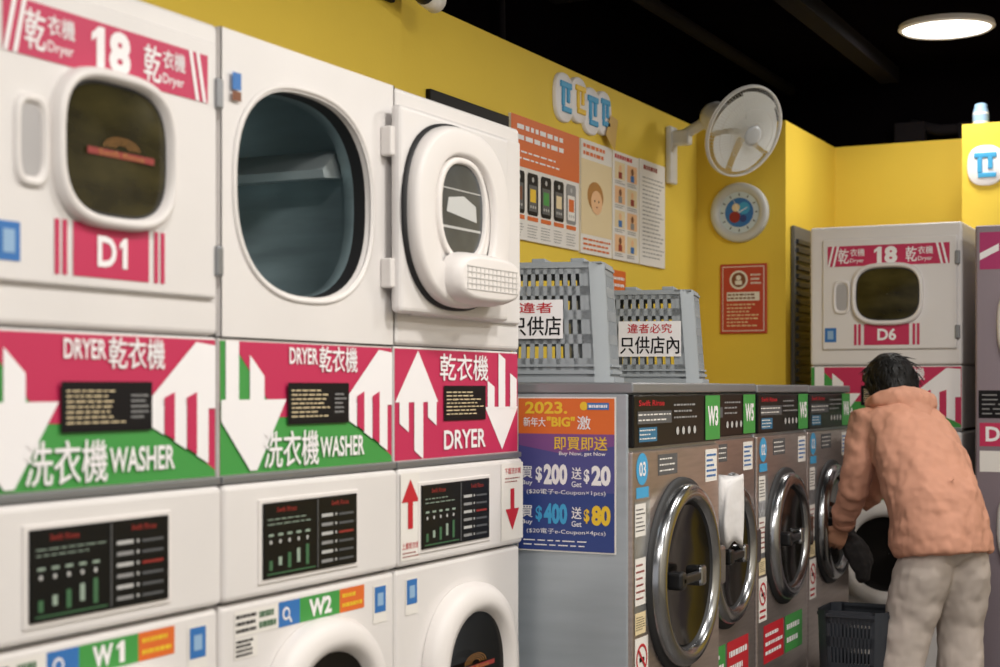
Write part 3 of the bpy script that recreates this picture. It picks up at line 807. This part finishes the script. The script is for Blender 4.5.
etube(p, [(-1.064, 6.10, .74), (-1.055, 6.105, .64), (-1.070, 6.135, .45), (-1.065, 6.12, .25), (-1.05, 6.10, .07)], [(.094, .108), (.104, .115), (.084, .094), (.078, .09), (.078, .094)], Lv, PANT)
organic(p, .009, 3, .018, .12, .010, .05)
p = P('body')
etube(p, [(-1.11, 6.05, .74), (-1.13, 6.06, .88), (-1.19, 6.11, 1.02), (-1.26, 6.17, 1.13), (-1.315, 6.225, 1.22), (-1.345, 6.255, 1.28), (-1.362, 6.275, 1.335)],
      [(.12, .09), (.13, .10), (.125, .09), (.14, .095), (.12, .075), (.055, .055), (.052, .052)], Lv, SKIN)
for S, E, H in ((LS, LE, LH), (RS, RE, RH)):
    etube(p, [C, S, S+(E-S)*.5, E, E+(H-E)*.4, H], [.05, .048, .042, .037, .035, (.028, .022)], Fv, SKIN)
for pts in ([(-1.163, 5.99, .76), (-1.23, 5.985, .45), (-1.26, 5.965, .28), (-1.28, 5.955, .08)], [(-1.06, 6.10, .76), (-1.07, 6.135, .45), (-1.065, 6.12, .28), (-1.055, 6.105, .08)]):
    etube(p, pts, [.078, .055, .050, .035], Lv, SKIN)
fd = Vector((-.80, .42, -.46)).normalized(); sd = Vector((0, 0, 1)).cross(fd).normalized(); ud = fd.cross(sd).normalized()
A = Matrix((sd, fd, ud)).transposed()
ball(p, HC, (.076, .092, .110), SKIN, A)
ball(p, HC+fd*.045-ud*.055, (.050, .048, .050), SKIN, A)
ball(p, HC+fd*.098-ud*.012, (.013, .018, .024), SKIN, A, 10)
for sg in (-1, 1): ball(p, HC+sd*.078*sg-ud*.01, (.010, .018, .030), SKIN, A, 10)
organic(p, .007, 3)
p = P('face_details')
for sg in (-1, 1):
    ball(p, HC+fd*.082+sd*.031*sg+ud*.010, (.013, .010, .008), LWHITE, A, 8)
    ball(p, HC+fd*.090+sd*.031*sg+ud*.010, (.006, .005, .006), BLACK, A, 8)
    ball(p, HC+fd*.086+sd*.031*sg+ud*.030, (.018, .006, .004), HAIR, A, 8)
ball(p, HC+fd*.092-ud*.058, (.022, .006, .006), mat('lips', '9C5148', .5), A, 8)
p.finish(person)
# hair: smooth short cap with a few thin loose strands at the edges
p = P('hair')
ball(p, HC-fd*.018+ud*.018, (.099, .103, .108), HAIR, A)
ball(p, HC-fd*.040-ud*.030, (.092, .070, .084), HAIR, A)
for sg in (-1, 1): ball(p, HC+sd*.070*sg-fd*.005-ud*.02, (.028, .056, .078), HAIR, A)
ball(p, HC+fd*.058+ud*.062, (.060, .036, .030), HAIR, A)
organic(p, .006, 3, .008, .035)
p = P('hair_strands')
for k in range(170):
    a = random.uniform(0, 2*math.pi); b_ = random.uniform(-.7, 1.4)
    dr = Vector(sd*math.cos(a)*math.cos(b_)+fd*math.sin(a)*math.cos(b_)+ud*math.sin(b_))
    if dr.dot(fd) > .45 and dr.dot(ud) < .45: continue
    c0 = HC-fd*.02+ud*.010+dr*.096
    tg = (-ud-dr*(-ud).dot(dr)).normalized()+sd*random.uniform(-.3, .3)
    L = random.uniform(.03, .06)
    etube(p, [c0, c0+dr*.009+tg*L*.35, c0+dr*.011+tg*L*.75, c0+dr*.012+tg*L*1.1], [.0022, .0024, .0018, .0005], fd, HAIR, 5)
p.finish(person)
def hand(name, W, d, pn, sgn, held=.9):
    """W wrist, d direction to fingertips, pn palm normal"""
    d = d.normalized(); pn = (pn-d*pn.dot(d)).normalized(); s = d.cross(pn).normalized()*sgn
    p = P(name)
    etube(p, [W-d*.03, W, W+d*.035, W+d*.075, W+d*.088], [(.024, .020), (.026, .018), (.036, .016), (.040, .014), (.036, .010)], s, SKIN)
    for i, (o, L) in enumerate(((-.030, .058), (-.010, .072), (.011, .078), (.031, .070))):
        b0 = W+d*.072+s*o; cur = b0; dd = d.copy(); pts = [cur-d*.015, cur]
        for j, fr in enumerate((.42, .33, .25)):
            ang = (.30+.1*(i % 2), .6, .45)[j]*held
            dd = (dd*math.cos(ang)+pn*math.sin(ang)).normalized(); cur = cur+dd*L*fr; pts.append(cur)
        etube(p, pts, [.0095, .0092, .0085, .0078, .0062], s, SKIN, 10)
    b0 = W+d*.022+s*.028; td = (d*.6+s*.75+pn*.3).normalized()
    etube(p, [b0-s*.012, b0, b0+td*.032, b0+td*.052+d*.008, b0+td*.062+d*.022+pn*.004], [.014, .013, .0115, .0100, .007], pn, SKIN, 10)
    organic(p, .0035, 2)
hand('hand_left', LH, Vector((-.40, .25, -.75)), Vector((-.3, .8, .1)), -1)
hand('hand_right', RH, Vector((-.5, .0, -.65)), Vector((-.3, -.7, .1)), 1)
for cx, cy, nm in ((-1.29, 5.955, 'shoe_left'), (-1.055, 6.105, 'shoe_right')):
    p = P(nm); c = Vector((cx, cy, 0)); rings = []
    for t, w, h in ((-.09, .020, .05), (-.075, .036, .085), (-.02, .040, .10), (.05, .044, .075), (.12, .048, .055), (.165, .040, .045), (.185, .018, .03)):
        rings.append([tuple(c+Fv*t+Lv*w*math.cos(a)+Vector((0, 0, max(0.002, h*(.5+.5*math.sin(a)))))) for a in [2*math.pi*k/20 for k in range(20)]])
    p.loft(rings, SHOE, True, True); p.finish(person)
p = P('held_garment')
etube(p, [(-1.59, 6.45, .80), (-1.575, 6.40, .75), (-1.53, 6.38, .69), (-1.50, 6.37, .62), (-1.49, 6.36, .56)], [(.03, .03), (.05, .04), (.065, .05), (.065, .045), (.040, .02)], Vector((0, 1, 0)), mat('dark_fabric', '2B2828', .95, bump=.8, bscale=15, bdist=.03))
organic(p, .008, 2, .03, .05)

# ------------------------------------------------------------ world, camera
w = bpy.data.worlds.new('World'); scn.world = w; w.use_nodes = True
w.node_tree.nodes['Background'].inputs[0].default_value = (.96, .96, .99, 1)
w.node_tree.nodes['Background'].inputs[1].default_value = .70
cam = bpy.data.cameras.new('Camera'); co = bpy.data.objects.new('Camera', cam); COL.objects.link(co)
co.location = (0, 0, 1.35); co.rotation_euler = (math.radians(90), 0, math.atan(770/1550))
cam.sensor_width = 36; cam.lens = 55.8; cam.shift_y = .0545; cam.clip_start = .05
cam.dof.use_dof = True; cam.dof.focus_distance = 4.9; cam.dof.aperture_fstop = 3.2
scn.camera = co
scn.view_settings.view_transform = 'Standard'
